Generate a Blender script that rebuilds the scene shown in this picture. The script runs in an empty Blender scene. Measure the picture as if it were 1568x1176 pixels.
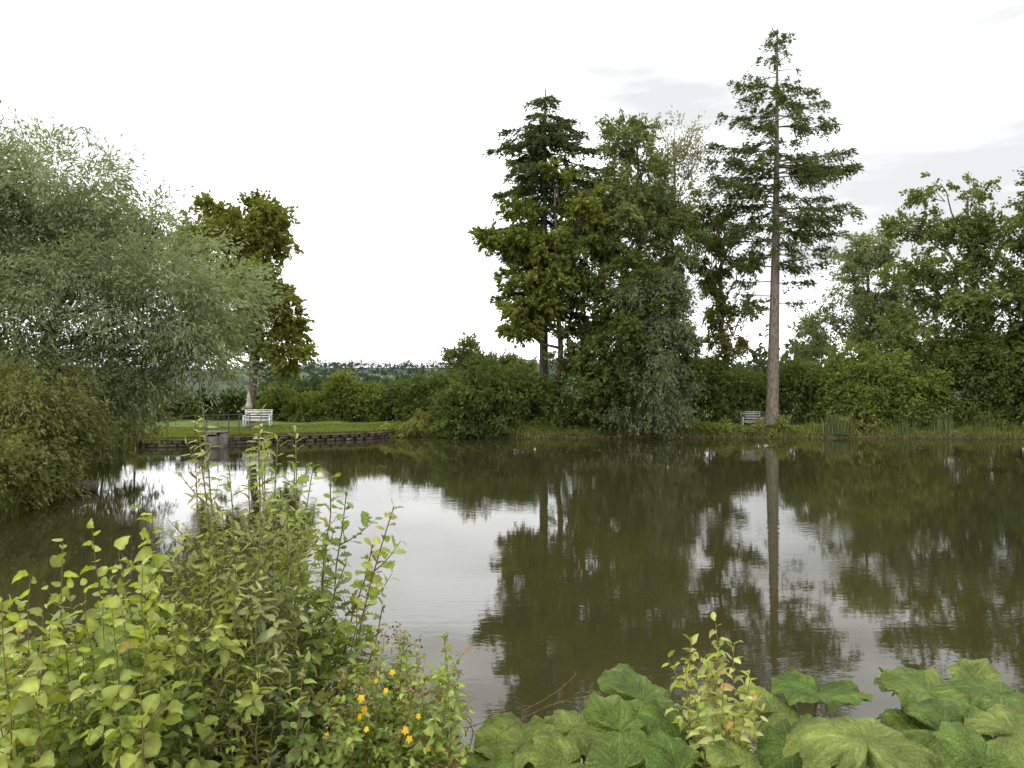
import bpy, math, random
import numpy as np
rng=np.random.default_rng(11); random.seed(5)
CAMZ=3.3; F=1180.0
def S(px,py,d): return np.array([(px-784)/F*d, d, CAMZ-(py-575)/F*d])
def Lb(px,py,d,rx,ry,rd=None,):
    c=S(px,py,d); a=rx/F*d; b=ry/F*d
    return (c[0],c[1],c[2],a,(rd if rd else a*0.8),b)
def nrm(v): return v/np.maximum(np.linalg.norm(v,axis=-1,keepdims=True),1e-9)
def rdir(n): return nrm(rng.normal(size=(n,3)))
def sm(t): t=np.clip(t,0,1); return t*t*(3-2*t)
# ---------------------------------------------------------------- mesh helper
class Geo:
    def __init__(s): s.V=[];s.Q=[];s.C=[];s.n=0
    def add(s,V,Q,C=None):
        V=np.asarray(V,float); Q=np.asarray(Q,int)
        if C is None: C=np.ones((len(V),3))
        C=np.asarray(C,float)
        if C.ndim==1: C=np.tile(C,(len(V),1))
        s.V.append(V);s.Q.append(Q+s.n);s.C.append(C);s.n+=len(V)
    def tube(s,pts,rad,sides=6,col=(1,1,1)):
        pts=np.asarray(pts,float); n=len(pts); rad=np.broadcast_to(rad,(n,))
        T=nrm(np.gradient(pts,axis=0)); ref=np.array([0.31,0.2,0.93]) if abs(T[0][2])<.9 else np.array([1,0.1,0])
        A=nrm(np.cross(T,ref)); B=np.cross(T,A)
        a=np.arange(sides)/sides*2*math.pi
        V=(pts[:,None]+rad[:,None,None]*(A[:,None]*np.cos(a)[None,:,None]+B[:,None]*np.sin(a)[None,:,None])).reshape(-1,3)
        i=np.arange(n-1)[:,None]*sides; j=np.arange(sides)[None]; k=(j+1)%sides
        Q=np.stack([i+j,i+k,i+sides+k,i+sides+j],-1).reshape(-1,4)
        s.add(V,Q,col)
    def box(s,c,size,col=(1,1,1),rz=0,rx=0,bev=0.0):
        h=np.array(size)/2
        v=np.array([[x,y,z] for x in(-1,1) for y in(-1,1) for z in(-1,1)],float)*h
        if rx: 
            c1,s1=math.cos(rx),math.sin(rx); v=np.stack([v[:,0],v[:,1]*c1-v[:,2]*s1,v[:,1]*s1+v[:,2]*c1],1)
        if rz:
            c1,s1=math.cos(rz),math.sin(rz); v=np.stack([v[:,0]*c1-v[:,1]*s1,v[:,0]*s1+v[:,1]*c1,v[:,2]],1)
        s.add(v+np.array(c),[[0,1,3,2],[4,6,7,5],[0,4,5,1],[2,3,7,6],[0,2,6,4],[1,5,7,3]],col)
    def build(s,name,mat,smooth=False,parent=None):
        V=np.concatenate(s.V);Q=np.concatenate(s.Q);C=np.concatenate(s.C)
        me=bpy.data.meshes.new(name); me.vertices.add(len(V)); me.vertices.foreach_set('co',V.astype(np.float32).ravel())
        me.loops.add(Q.size); me.loops.foreach_set('vertex_index',Q.astype(np.int32).ravel())
        me.polygons.add(len(Q)); me.polygons.foreach_set('loop_start',(np.arange(len(Q))*4).astype(np.int32))
        me.polygons.foreach_set('loop_total',np.full(len(Q),4,np.int32))
        at=me.color_attributes.new('Col','FLOAT_COLOR','POINT')
        at.data.foreach_set('color',np.concatenate([np.clip(C,0,1),np.ones((len(C),1))],1).astype(np.float32).ravel())
        me.update(calc_edges=True); me.validate()
        if smooth: me.polygons.foreach_set('use_smooth',np.ones(len(me.polygons),bool))
        me.materials.append(mat)
        o=bpy.data.objects.new(name,me); bpy.context.scene.collection.objects.link(o)
        if parent: o.parent=parent
        return o
def empty(name):
    o=bpy.data.objects.new(name,None); bpy.context.scene.collection.objects.link(o); return o
# ---------------------------------------------------------------- materials
def newmat(name):
    m=bpy.data.materials.new(name); m.use_nodes=True; nt=m.node_tree; nt.nodes.clear()
    out=nt.nodes.new('ShaderNodeOutputMaterial'); return m,nt,out
def leafmat(name,trans=0.3,rough=0.5,nscale=0,spec=0.35,bump=0,diffuse=False):
    m,nt,out=newmat(name); N=nt.nodes; Lk=nt.links
    at=N.new('ShaderNodeAttribute'); at.attribute_name='Col'
    if diffuse:
        p=N.new('ShaderNodeBsdfDiffuse'); ci=p.inputs['Color']
    else:
        p=N.new('ShaderNodeBsdfPrincipled'); p.inputs['Roughness'].default_value=rough; p.inputs['Specular IOR Level'].default_value=spec; ci=p.inputs['Base Color']
    t=N.new('ShaderNodeBsdfTranslucent'); mx=N.new('ShaderNodeMixShader'); mx.inputs[0].default_value=trans
    col=at.outputs['Color']
    if nscale:
        no=N.new('ShaderNodeTexNoise'); no.inputs['Scale'].default_value=nscale; no.inputs['Detail'].default_value=4
        ge=N.new('ShaderNodeNewGeometry'); Lk.new(ge.outputs['Position'],no.inputs['Vector'])
        mr=N.new('ShaderNodeMapRange'); mr.inputs[1].default_value=.3; mr.inputs[2].default_value=.7; mr.inputs[3].default_value=.64; mr.inputs[4].default_value=1.32
        Lk.new(no.outputs['Fac'],mr.inputs[0])
        mm=N.new('ShaderNodeVectorMath'); mm.operation='SCALE'; Lk.new(col,mm.inputs[0]); Lk.new(mr.outputs[0],mm.inputs['Scale']); col=mm.outputs[0]
        if bump:
            vo=N.new('ShaderNodeTexVoronoi'); vo.feature='DISTANCE_TO_EDGE'; vo.inputs['Scale'].default_value=75; Lk.new(ge.outputs['Position'],vo.inputs['Vector'])
            v2=N.new('ShaderNodeMapRange'); v2.inputs[1].default_value=0; v2.inputs[2].default_value=.2; Lk.new(vo.outputs['Distance'],v2.inputs[0])
            b=N.new('ShaderNodeBump'); b.inputs['Strength'].default_value=bump; b.inputs['Distance'].default_value=.006; Lk.new(v2.outputs[0],b.inputs['Height']); Lk.new(b.outputs[0],p.inputs['Normal'])
            m3=N.new('ShaderNodeMapRange'); m3.inputs[1].default_value=0; m3.inputs[2].default_value=.06; m3.inputs[3].default_value=1.22; m3.inputs[4].default_value=1; Lk.new(vo.outputs['Distance'],m3.inputs[0])
            mm=N.new('ShaderNodeVectorMath'); mm.operation='SCALE'; Lk.new(col,mm.inputs[0]); Lk.new(m3.outputs[0],mm.inputs['Scale']); col=mm.outputs[0]
    Lk.new(col,ci)
    h=N.new('ShaderNodeVectorMath'); h.operation='MULTIPLY'; h.inputs[1].default_value=(1.6,1.65,0.7); Lk.new(col,h.inputs[0]); Lk.new(h.outputs[0],t.inputs['Color'])
    Lk.new(p.outputs[0],mx.inputs[1]); Lk.new(t.outputs[0],mx.inputs[2]); Lk.new(mx.outputs[0],out.inputs[0]); return m
def noisemat(name,c1,c2,scale,rough=.85,bump=.3,stretch=(1,1,1),usecol=False,detail=6):
    m,nt,out=newmat(name); N=nt.nodes; Lk=nt.links
    p=N.new('ShaderNodeBsdfPrincipled'); p.inputs['Roughness'].default_value=rough; p.inputs['Specular IOR Level'].default_value=.25
    ge=N.new('ShaderNodeNewGeometry'); mp=N.new('ShaderNodeMapping'); mp.inputs['Scale'].default_value=stretch
    Lk.new(ge.outputs['Position'],mp.inputs[0])
    no=N.new('ShaderNodeTexNoise'); no.inputs['Scale'].default_value=scale; no.inputs['Detail'].default_value=detail; Lk.new(mp.outputs[0],no.inputs['Vector'])
    r=N.new('ShaderNodeValToRGB'); r.color_ramp.elements[0].position=.35; r.color_ramp.elements[1].position=.65
    r.color_ramp.elements[0].color=(*c1,1); r.color_ramp.elements[1].color=(*c2,1); Lk.new(no.outputs['Fac'],r.inputs[0])
    col=r.outputs[0]
    if usecol:
        at=N.new('ShaderNodeAttribute'); at.attribute_name='Col'; mm=N.new('ShaderNodeVectorMath'); mm.operation='MULTIPLY'
        Lk.new(col,mm.inputs[0]); Lk.new(at.outputs['Color'],mm.inputs[1]); col=mm.outputs[0]
    Lk.new(col,p.inputs['Base Color'])
    b=N.new('ShaderNodeBump'); b.inputs['Strength'].default_value=bump; b.inputs['Distance'].default_value=.03; Lk.new(no.outputs['Fac'],b.inputs['Height']); Lk.new(b.outputs[0],p.inputs['Normal'])
    Lk.new(p.outputs[0],out.inputs[0]); return m
M_leaf=leafmat('tree_leaves',.28,diffuse=True)
M_near=leafmat('near_leaves',.33,.45,18,.35)
M_butter=leafmat('butterbur_leaf',.16,.6,10,.18,.6)
M_bark=noisemat('bark',(.05,.04,.03),(.16,.13,.10),5,stretch=(3,3,.6),bump=.6)
M_pinebark=noisemat('pine_bark',(.09,.078,.058),(.23,.195,.15),5,stretch=(3,3,.9),bump=1)
M_stem=noisemat('stem',(.8,.8,.8),(1,1,1),30,usecol=True,bump=.1)
M_white=noisemat('white_paint',(.6,.6,.57),(.78,.78,.75),6,rough=.5,bump=.05)
M_grey=noisemat('weathered_wood',(.25,.24,.22),(.42,.41,.38),8,rough=.7,bump=.1)
M_conc=noisemat('concrete',(.10,.10,.085),(.22,.21,.19),4,bump=.3)
M_metal=noisemat('railing_metal',(.06,.065,.06),(.12,.12,.11),6,rough=.5,bump=.05)
M_cloth=noisemat('parasol_cloth',(.36,.31,.25),(.5,.45,.37),9,bump=.1)
# ---------------------------------------------------------------- foliage
def cards(P,A,Nn,L,W):
    A=nrm(A); X=nrm(np.cross(A,Nn)); L=L[:,None]; W=W[:,None]
    V=np.stack([P-A*L*.5,P+X*W*.5-A*L*.05,P+A*L*.5,P-X*W*.5-A*L*.05],1).reshape(-1,3)
    return V,np.arange(len(P)*4).reshape(-1,4)
def foliage(g,lobes,n,cr,LW,pal,twig=.5,droop=.25,tpc=14,cl=None,up=.6,shell=.35,axr=.7,gap=.55,gain=1.24):
    lobes=np.array(lobes,float); vol=(lobes[:,3]*lobes[:,4]*lobes[:,5])**.75
    nc=max(len(lobes),int(n/(tpc*9)*gap)) if cl is None else cl
    li=rng.choice(len(lobes),nc,p=vol/vol.sum()); lb=lobes[li]
    d=rdir(nc); u=(shell**2+(1.12**2-shell**2)*rng.random(nc))**.5
    C=lb[:,:3]+d*lb[:,3:6]*u[:,None]; R=cr[0]+(cr[1]-cr[0])*rng.random(nc)**1.4
    ci=rng.choice(nc,nc*tpc,p=R**2/(R**2).sum()); nt=len(ci)
    td=rdir(nt); base=C[ci]+td*(R[ci]*rng.random(nt)**.5)[:,None]*np.array([1,1,.62])
    dr=nrm(td*.7+d[ci]*.6+rdir(nt)*.5+np.array([0,0,-droop]))
    ti=np.repeat(np.arange(nt),max(1,round(n/nt))); nl=len(ti)
    t=rng.random(nl); tl=twig*rng.uniform(.5,1.4,nt)
    P=base[ti]+dr[ti]*(t*tl[ti])[:,None]+rng.normal(size=(nl,3))*twig*.12
    P[:,2]-=droop*.4*(t**2)*tl[ti]
    A=dr[ti]+rdir(nl)*axr+np.array([0,0,-droop*.5]); Nn=rdir(nl)+np.array([0,0,up])
    s=rng.uniform(.65,1.35,nl)
    V,Q=cards(P,A,Nn,LW[0]*s,LW[1]*s)
    a,b=np.array(pal[0])*gain,np.array(pal[1])*gain
    cm=rng.random(nc); f=np.clip(cm[ci][ti]*.6+rng.random(nt)[ti]*.25+rng.random(nl)*.35-.1,0,1.15)
    col=(a+(b-a)*f[:,None])
    if len(pal)>2:
        k=rng.random(nl)<pal[3]; col[k]=np.array(pal[2])
    g.add(V,Q,np.repeat(col,4,0)); return C
def curve(p0,p1,bend,n=7):
    p0=np.array(p0,float);p1=np.array(p1,float); m=(p0+p1)/2+np.array(bend); t=np.linspace(0,1,n)[:,None]
    return (1-t)**2*p0+2*t*(1-t)*m+t*t*p1
def tree(name,base,top,r0,lobes,n,cr,LW,pal,bark=M_bark,lean=(0,0,0),limbs=40,rtop=.05,lw=(.12,.02),**kw):
    e=empty(name); g=Geo(); w=Geo()
    C=foliage(g,lobes,n,cr,LW,pal,**kw)
    tr=curve(base,top,lean,16); tr[1:-1]+=rng.normal(size=(14,3))*np.array([.06,.06,0])
    rr=np.linspace(r0,rtop,16); rr[0]*=1.35; w.tube(tr,rr,10)
    zs=tr[:,2]
    for l in lobes:
        c=np.array(l[:3]); k=np.searchsorted(zs,min(c[2]-.25*abs(c[2]-zs[0])-.2*np.linalg.norm(c[:2]-tr[8][:2]),zs[-2])); k=int(np.clip(k,3,14))
        pts=curve(tr[k],c,(0,0,-.3),8); pts[1:-1]+=rng.normal(size=(6,3))*.08
        w.tube(pts,np.linspace(min(rr[k]*.6,lw[0]),lw[1]*1.3,8),6)
    lc=np.array(lobes)[:,:3]
    for c in C[rng.permutation(len(C))[:limbs]]:
        j=np.argmin(np.linalg.norm(lc-c,axis=1)); st=lc[j]*.85+tr[min(14,8)]*.15
        pts=curve(st,c,rng.normal(size=3)*.2,6); w.tube(pts,np.linspace(lw[1]*1.3,.012,6),4)
    w.build(name+'_trunk',bark,True,e); g.build(name+'_foliage',M_leaf,False,e); return e
def bush(name,lobes,n,cr=(.2,.6),LW=(.17,.09),pal=None,z0=.4,stems=14,**kw):
    e=empty(name); g=Geo(); w=Geo(); kw.setdefault('twig',.38)
    kw.setdefault('shell',.2); kw.setdefault('gap',.8)
    C=foliage(g,lobes,n,cr,LW,pal,**kw)
    for c in C[rng.permutation(len(C))[:stems]]:
        w.tube(curve((c[0]*.97+lobes[0][0]*.03,c[1],z0-.2),c,rng.normal(size=3)*.2,6),np.linspace(.04,.012,6),5)
    w.build(name+'_stems',M_bark,True,e); g.build(name+'_leaves',M_leaf,False,e); return e
OLIVE=[(.082,.10,.022),(.185,.20,.044)]
MID=[(.045,.066,.021),(.12,.148,.044)]
DARK=[(.03,.048,.016),(.085,.112,.032)]
WILL=[(.10,.122,.058),(.255,.28,.165)]
# ---------------------------------------------------------------- terrain
POND=np.array([(-9.5,4.5),(-10.5,12),(-11.6,17),(-12.9,23),(-16.5,28),(-18.6,33),(-18.3,35.2),(-15.6,35.5),(-14.2,35.6),(-13.5,37.0),(-12.0,38.0),(-9.6,38.6),(-7.4,39.7),(-6.1,41.6),(-3,41.2),(0,40.4),(5,40.6),(12,41),(20,40.6),(30,40),(42,36),(46,20),(40,8),(12,4.6),(4,5.6),(0,5.8),(-4,5.4)],float)
def sdist(P):
    A=POND;B=np.roll(POND,-1,0); best=np.full(len(P),1e9); ins=np.zeros(len(P),bool)
    for a,b in zip(A,B):
        ab=b-a; t=np.clip(((P-a)@ab)/(ab@ab),0,1); best=np.minimum(best,np.linalg.norm(P-a-t[:,None]*ab,axis=1))
        c=((a[1]>P[:,1])!=(b[1]>P[:,1]))
        with np.errstate(divide='ignore',invalid='ignore'): xi=(b[0]-a[0])*(P[:,1]-a[1])/(b[1]-a[1] if b[1]!=a[1] else 1e-9)+a[0]
        ins^=c&(P[:,0]<xi)
    return np.where(ins,-best,best)
def ground(P):
    P=np.atleast_2d(np.asarray(P,float)); s=sdist(P); x,y=P[:,0],P[:,1]
    nf=sm((15-y)/6)
    far=.06+.3*sm(s/.3)+.25*sm(s/6); near=.05+1.7*sm(s/4.4)
    z=far*(1-nf)+near*nf
    z=np.where(s<0,-.9*sm(-s/.9)+.06*(1-sm(-s/.05)),z)
    r=np.hypot(x,y)
    z=z-8*sm((y-62)/120)+sm((r-350)/900)*28*(.85+.12*np.sin(x/170+1)+.06*np.sin(x/61))
    z+=sm((s-.5)/3)*.04*(np.sin(x*1.7+y)+np.sin(y*2.3-x*.6))
    return z
def axis(a,b,st,far,steps):
    m=np.arange(a,b,st); k=np.geomspace(1,far,steps); return np.concatenate([(a-k)[::-1],m,b+k])
gx=axis(-22,48,.3,2600,40); gy=np.concatenate([-np.geomspace(1,300,14)[::-1]-4,np.arange(-4,48,.25),48+np.geomspace(.5,3500,60)])
X,Y=np.meshgrid(gx,gy); P=np.stack([X.ravel(),Y.ravel()],1); Z=ground(P)
i=np.arange(len(gy)-1)[:,None]*len(gx)+np.arange(len(gx)-1)[None]
g=Geo(); g.add(np.column_stack([P,Z]),np.stack([i,i+1,i+1+len(gx),i+len(gx)],-1).reshape(-1,4))
def groundmat():
    m,nt,out=newmat('meadow_ground'); N=nt.nodes; Lk=nt.links
    p=N.new('ShaderNodeBsdfPrincipled'); p.inputs['Roughness'].default_value=.9; p.inputs['Specular IOR Level'].default_value=.15
    ge=N.new('ShaderNodeNewGeometry'); sp=N.new('ShaderNodeSeparateXYZ'); Lk.new(ge.outputs['Position'],sp.inputs[0])
    def noise(sc,c1,c2,lo=.4,hi=.6):
        no=N.new('ShaderNodeTexNoise'); no.inputs['Scale'].default_value=sc; no.inputs['Detail'].default_value=6; Lk.new(ge.outputs['Position'],no.inputs['Vector'])
        r=N.new('ShaderNodeValToRGB'); r.color_ramp.elements[0].position=lo; r.color_ramp.elements[1].position=hi
        r.color_ramp.elements[0].color=(*c1,1); r.color_ramp.elements[1].color=(*c2,1); Lk.new(no.outputs['Fac'],r.inputs[0]); return r.outputs[0],no
    g1,n1=noise(2.2,(.09,.125,.03),(.155,.19,.045),.35,.65)
    soil,_=noise(5,(.035,.03,.018),(.08,.07,.04))
    field,_=noise(.006,(.10,.12,.065),(.045,.07,.05),.46,.52)
    def mix(a,b,f): 
        x=N.new('ShaderNodeMix'); x.data_type='RGBA'; Lk.new(a,x.inputs[6]); Lk.new(b,x.inputs[7]); Lk.new(f,x.inputs[0]); return x.outputs[2]
    def mr(v,a,b): 
        x=N.new('ShaderNodeMapRange'); x.inputs[1].default_value=a; x.inputs[2].default_value=b; Lk.new(v,x.inputs[0]); return x.outputs[0]
    c=mix(soil,g1,mr(sp.outputs['Z'],.2,.36)); 
    c=mix(soil,c,mr(sp.outputs['Y'],8,15))
    c=mix(c,field,mr(sp.outputs['Y'],70,120)); Lk.new(c,p.inputs['Base Color'])
    b=N.new('ShaderNodeBump'); b.inputs['Strength'].default_value=.5; b.inputs['Distance'].default_value=.05; 
    n2=N.new('ShaderNodeTexNoise'); n2.inputs['Scale'].default_value=14; Lk.new(ge.outputs['Position'],n2.inputs['Vector']); Lk.new(n2.outputs['Fac'],b.inputs['Height']); Lk.new(b.outputs[0],p.inputs['Normal'])
    Lk.new(p.outputs[0],out.inputs[0]); return m
g.build('ground',groundmat(),True)
# water
def watermat():
    m,nt,out=newmat('pond_water'); N=nt.nodes; Lk=nt.links
    p=N.new('ShaderNodeBsdfPrincipled'); p.inputs['Roughness'].default_value=.025; p.inputs['IOR'].default_value=1.58
    ge=N.new('ShaderNodeNewGeometry')
    no=N.new('ShaderNodeTexNoise'); no.inputs['Scale'].default_value=.1; Lk.new(ge.outputs['Position'],no.inputs['Vector'])
    r=N.new('ShaderNodeValToRGB'); r.color_ramp.elements[0].position=.35; r.color_ramp.elements[1].position=.65
    r.color_ramp.elements[0].color=(.026,.027,.011,1); r.color_ramp.elements[1].color=(.043,.039,.013,1); Lk.new(no.outputs['Fac'],r.inputs[0]); Lk.new(r.outputs[0],p.inputs['Base Color'])
    mp=N.new('ShaderNodeMapping'); mp.inputs['Scale'].default_value=(.7,1.5,1); Lk.new(ge.outputs['Position'],mp.inputs[0])
    a=N.new('ShaderNodeTexNoise'); a.inputs['Scale'].default_value=5; a.inputs['Detail'].default_value=3; Lk.new(mp.outputs[0],a.inputs['Vector'])
    ms=N.new('ShaderNodeTexNoise'); ms.inputs['Scale'].default_value=.22; ms.inputs['Detail'].default_value=3; Lk.new(mp.outputs[0],ms.inputs['Vector'])
    mr=N.new('ShaderNodeMapRange'); mr.inputs[1].default_value=.48; mr.inputs[2].default_value=.66; mr.inputs[3].default_value=.22; mr.inputs[4].default_value=1; Lk.new(ms.outputs['Fac'],mr.inputs[0])
    mu=N.new('ShaderNodeMath'); mu.operation='MULTIPLY'; Lk.new(a.outputs['Fac'],mu.inputs[0]); Lk.new(mr.outputs[0],mu.inputs[1])
    b=N.new('ShaderNodeBump'); b.inputs['Strength'].default_value=1; b.inputs['Distance'].default_value=.0032; Lk.new(mu.outputs[0],b.inputs['Height']); Lk.new(b.outputs[0],p.inputs['Normal'])
    Lk.new(p.outputs[0],out.inputs[0]); return m
g=Geo(); g.add([[-24,2,0],[52,2,0],[52,46,0],[-24,46,0]],[[0,1,2,3]]); g.build('pond_water',watermat())
# ---------------------------------------------------------------- stone edging wall of lawn
def brickmat():
    m,nt,out=newmat('edging_stone'); N=nt.nodes; Lk=nt.links
    p=N.new('ShaderNodeBsdfPrincipled'); p.inputs['Roughness'].default_value=.95; p.inputs['Specular IOR Level'].default_value=.1
    at=N.new('ShaderNodeAttribute'); at.attribute_name='Col'; ge=N.new('ShaderNodeNewGeometry')
    no=N.new('ShaderNodeTexNoise'); no.inputs['Scale'].default_value=3; no.inputs['Detail'].default_value=6; Lk.new(ge.outputs['Position'],no.inputs['Vector'])
    mm=N.new('ShaderNodeVectorMath'); mm.operation='MULTIPLY'; Lk.new(at.outputs['Color'],mm.inputs[0])
    mr=N.new('ShaderNodeMapRange'); mr.inputs[1].default_value=.3; mr.inputs[2].default_value=.7; mr.inputs[3].default_value=.4; mr.inputs[4].default_value=1.4; Lk.new(no.outputs['Fac'],mr.inputs[0]); Lk.new(mr.outputs[0],mm.inputs[1])
    Lk.new(mm.outputs[0],p.inputs['Base Color']); Lk.new(p.outputs[0],out.inputs[0]); return m
g=Geo(); path=POND[6:14]
for a,b in zip(path[:-1],path[1:]):
    L=np.linalg.norm(b-a); k=max(1,int(L/.42)); rz=math.atan2(b[1]-a[1],b[0]-a[0])
    for row in range(2):
        for q in range(k+1):
            t=(q+.5*(row%2))/k
            if t>1: continue
            c=a+(b-a)*t; v=random.uniform(.05,.11)
            g.box((c[0],c[1]-.05+random.uniform(-.015,.015),.06+row*.15),(.40,.26,.14),(v*1.15,v*.95,v*.68),rz)
    g.box(((a+b)[0]/2,(a+b)[1]/2+.0,.325),(L+.02,.34,.05),(.13,.105,.065),rz)
g.build('stone_edging_wall',brickmat())
# sluice box
e=empty('concrete_sluice'); g=Geo()
sx,sy=-13.55,35.3
g.box((sx-.35,sy,.25),(.12,.8,.9)); g.box((sx+.35,sy,.25),(.12,.8,.9)); g.box((sx,sy+.33,.25),(.58,.12,.9)); g.box((sx,sy-.32,.17),(.58,.1,.72)); g.box((sx,sy+.02,.72),(.9,.9,.05))
g.build('chamber',M_conc,parent=e)
# railing
g=Geo()
p0=np.array([-15.2,37.0]);p1=np.array([-13.0,38.2]);n=5
for q in range(n+1):
    c=p0+(p1-p0)*q/n; g.tube([[*c,.3],[*c,1.4]],.025,6)
for z in (.75,1.1,1.38): g.tube([[*p0,z],[*p1,z]],.02,6)
g.tube([[*p0,1.38],[p0[0]-1,p0[1]-.6,1.3],[p0[0]-1.1,p0[1]-.7,.4]],.02,6)
g.build('metal_railing',M_metal,True)
# benches
def bench(name,x,y,w,mat,rz=0,z=None):
    e=empty(name); z=ground([[x,y]])[0] if z is None else z
    g=Geo()
    for k in range(4): g.box((0,-.22+k*.13,.44),(w,.1,.03))
    g.build('seat',mat,parent=e); g=Geo()
    for k in range(3): g.box((0,.27+.03*k,.56+k*.13),(w,.025,.065),rx=-.2)
    g.box((0,.37,.92),(w+.04,.04,.05)); g.build('backrest',mat,parent=e)
    for j,sx in enumerate((-w/2+.05,w/2-.05)):
        g=Geo(); g.box((sx,-.24,.30),(.06,.06,.62)); g.box((sx,.28,.22),(.06,.06,.44)); g.box((sx,.325,.67),(.05,.045,.5),rx=-.2)
        g.box((sx,.02,.40),(.05,.5,.05)); g.box((sx,.0,.635),(.07,.58,.04)); g.box((sx,.02,.14),(.04,.48,.04)); g.build('end_frame_%d'%(j+1),mat,parent=e)
    g=Geo(); g.box((0,-.24,.38),(w-.1,.03,.05)); g.build('apron',mat,parent=e)
    e.location=(x,y,z); e.rotation_euler=(0,0,rz)
bench('park_bench',*S(394,650,41.2)[:2],1.45,M_white,.1)
bench('park_bench',*S(1151,650,42.0)[:2],1.1,M_grey,-.1)
# closed parasol
e=empty('closed_parasol'); x,y,_=S(381,640,42.3); z=ground([[x,y]])[0]
g=Geo(); g.tube([[x,y,z],[x,y,z+1.95]],.02,8); g.build('pole',M_grey,True,e)
g=Geo(); a=np.linspace(0,2*math.pi,17)[:-1]
prof=[(0.95,.10),(0.98,.15),(1.15,.15),(1.3,.10),(1.36,.085),(1.5,.10),(1.75,.05),(1.93,.012)]
V=np.array([[x+r*(1+.3*(k%2))*math.cos(t),y+r*(1+.3*(k%2))*math.sin(t),z+h] for h,r in prof for k,t in enumerate(a)])
i0=np.arange(len(prof)-1)[:,None]*16; j=np.arange(16)[None]; g.add(V,np.stack([i0+j,i0+(j+1)%16,i0+16+(j+1)%16,i0+16+j],-1).reshape(-1,4)); g.build('canopy',M_cloth,True,e)
g=Geo(); g.tube([[x,y,z],[x,y,z+.07],[x,y,z+.09]],[.25,.25,.05],16); g.build('base',M_conc,True,e)
# ---------------------------------------------------------------- conifers
def conifer(name,base,top,r0,prof,z_start,pal,step=.42,nb=5,dens=1.0,droop=.25,upt=.1,extra=[],bark=M_bark,foot=.22,cs=(.24,.08),lmin=.55,lean=(0,0,0),pw=.8,skip=.1,tw=1.0,zj=.2,flat=1.0,sag=.22):
    e=empty(name); w=Geo(); g=Geo()
    base=np.array(base,float);top=np.array(top,float)
    tr=curve(base,top,lean,24); rr=r0*(1-np.linspace(0,1,24))**pw+.025; rr[0]*=1.25; w.tube(tr,rr,12)
    zs=tr[:,2]
    def tp(z): return np.array([np.interp(z,zs,tr[:,0]),np.interp(z,zs,tr[:,1]),z])
    br=[]
    z=z_start
    while z<top[2]-.15:
        L=np.interp(z,[p[0] for p in prof],[p[1] for p in prof])
        az0=rng.random()*6.28
        for k in range(nb):
            if rng.random()<skip: continue
            br.append((z+rng.uniform(-zj,zj),az0+k*6.283/nb+rng.normal()*.35,L*rng.uniform(lmin,1.15),dens*rng.uniform(.5,1.3)))
        z+=step*rng.uniform(.6,1.4)
    br+=extra
    PP=[];AA=[];CC=[]
    for (z,az,L,dn) in br:
        if L<.1: L=.15
        o=tp(z); h=np.array([math.cos(az),math.sin(az),0]); sd=np.array([-h[1],h[0],0])
        t=np.linspace(0,1,9); dz=L*(upt*t-droop*t**1.6+.12*t**4+rng.normal()*.06*t)
        pts=o+h*(L*t)[:,None]+sd*(np.sin(t*3+az)*.06*L)[:,None]; pts[:,2]+=dz
        w.tube(pts,np.linspace(.015+.010*L,.006,9),5)
        tt=np.arange(foot,1.0,.15/max(L,.3)); cb=rng.random(); phs=rng.random()*6
        for q in tt:
            b=np.array([np.interp(q,t,pts[:,c]) for c in range(3)])
            if rng.random()>dn*(.35+.75*q)*(.75+.5*math.sin(q*L*4+phs)): continue
            for sgn in (-1,1,0):
                tl=tw*(.15*L*(1.05-q)+.28)*rng.uniform(.6,1.4); d=h*.75+sd*sgn*.8+np.array([0,0,(-.2+rng.normal()*.3)*flat]); d/=np.linalg.norm(d)
                m=max(4,int(tl/.035)); u=rng.random(m)
                p=b+d*(u*tl)[:,None]+rng.normal(size=(m,3))*np.array([.065,.065,.065*flat]); p[:,2]-=sag*u*u*tl*2
                PP.append(p); AA.append(d+rdir(m)*.7*np.array([1,1,flat])+np.array([0,0,-.2])); CC.append(np.full(m,cb))
    P=np.concatenate(PP);A=np.concatenate(AA);c=np.concatenate(CC); n=len(P); s=rng.uniform(.6,1.4,n)
    V,Q=cards(P,A,rdir(n)+np.array([0,0,.5]),cs[0]*s,cs[1]*s)
    f=np.clip(c*.5+rng.random(n)*.5,0,1)[:,None]; col=(np.array(pal[0])*(1-f)+np.array(pal[1])*f)*1.2
    g.add(V,Q,np.repeat(col,4,0)); w.build(name+'_trunk',bark,True,e); g.build(name+'_needles',M_leaf,False,e)
SPR=[(.045,.06,.022),(.12,.142,.055)]
b=S(1182,645,42); t=S(1188,46,42)
R,Lf=0.0,math.pi
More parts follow.
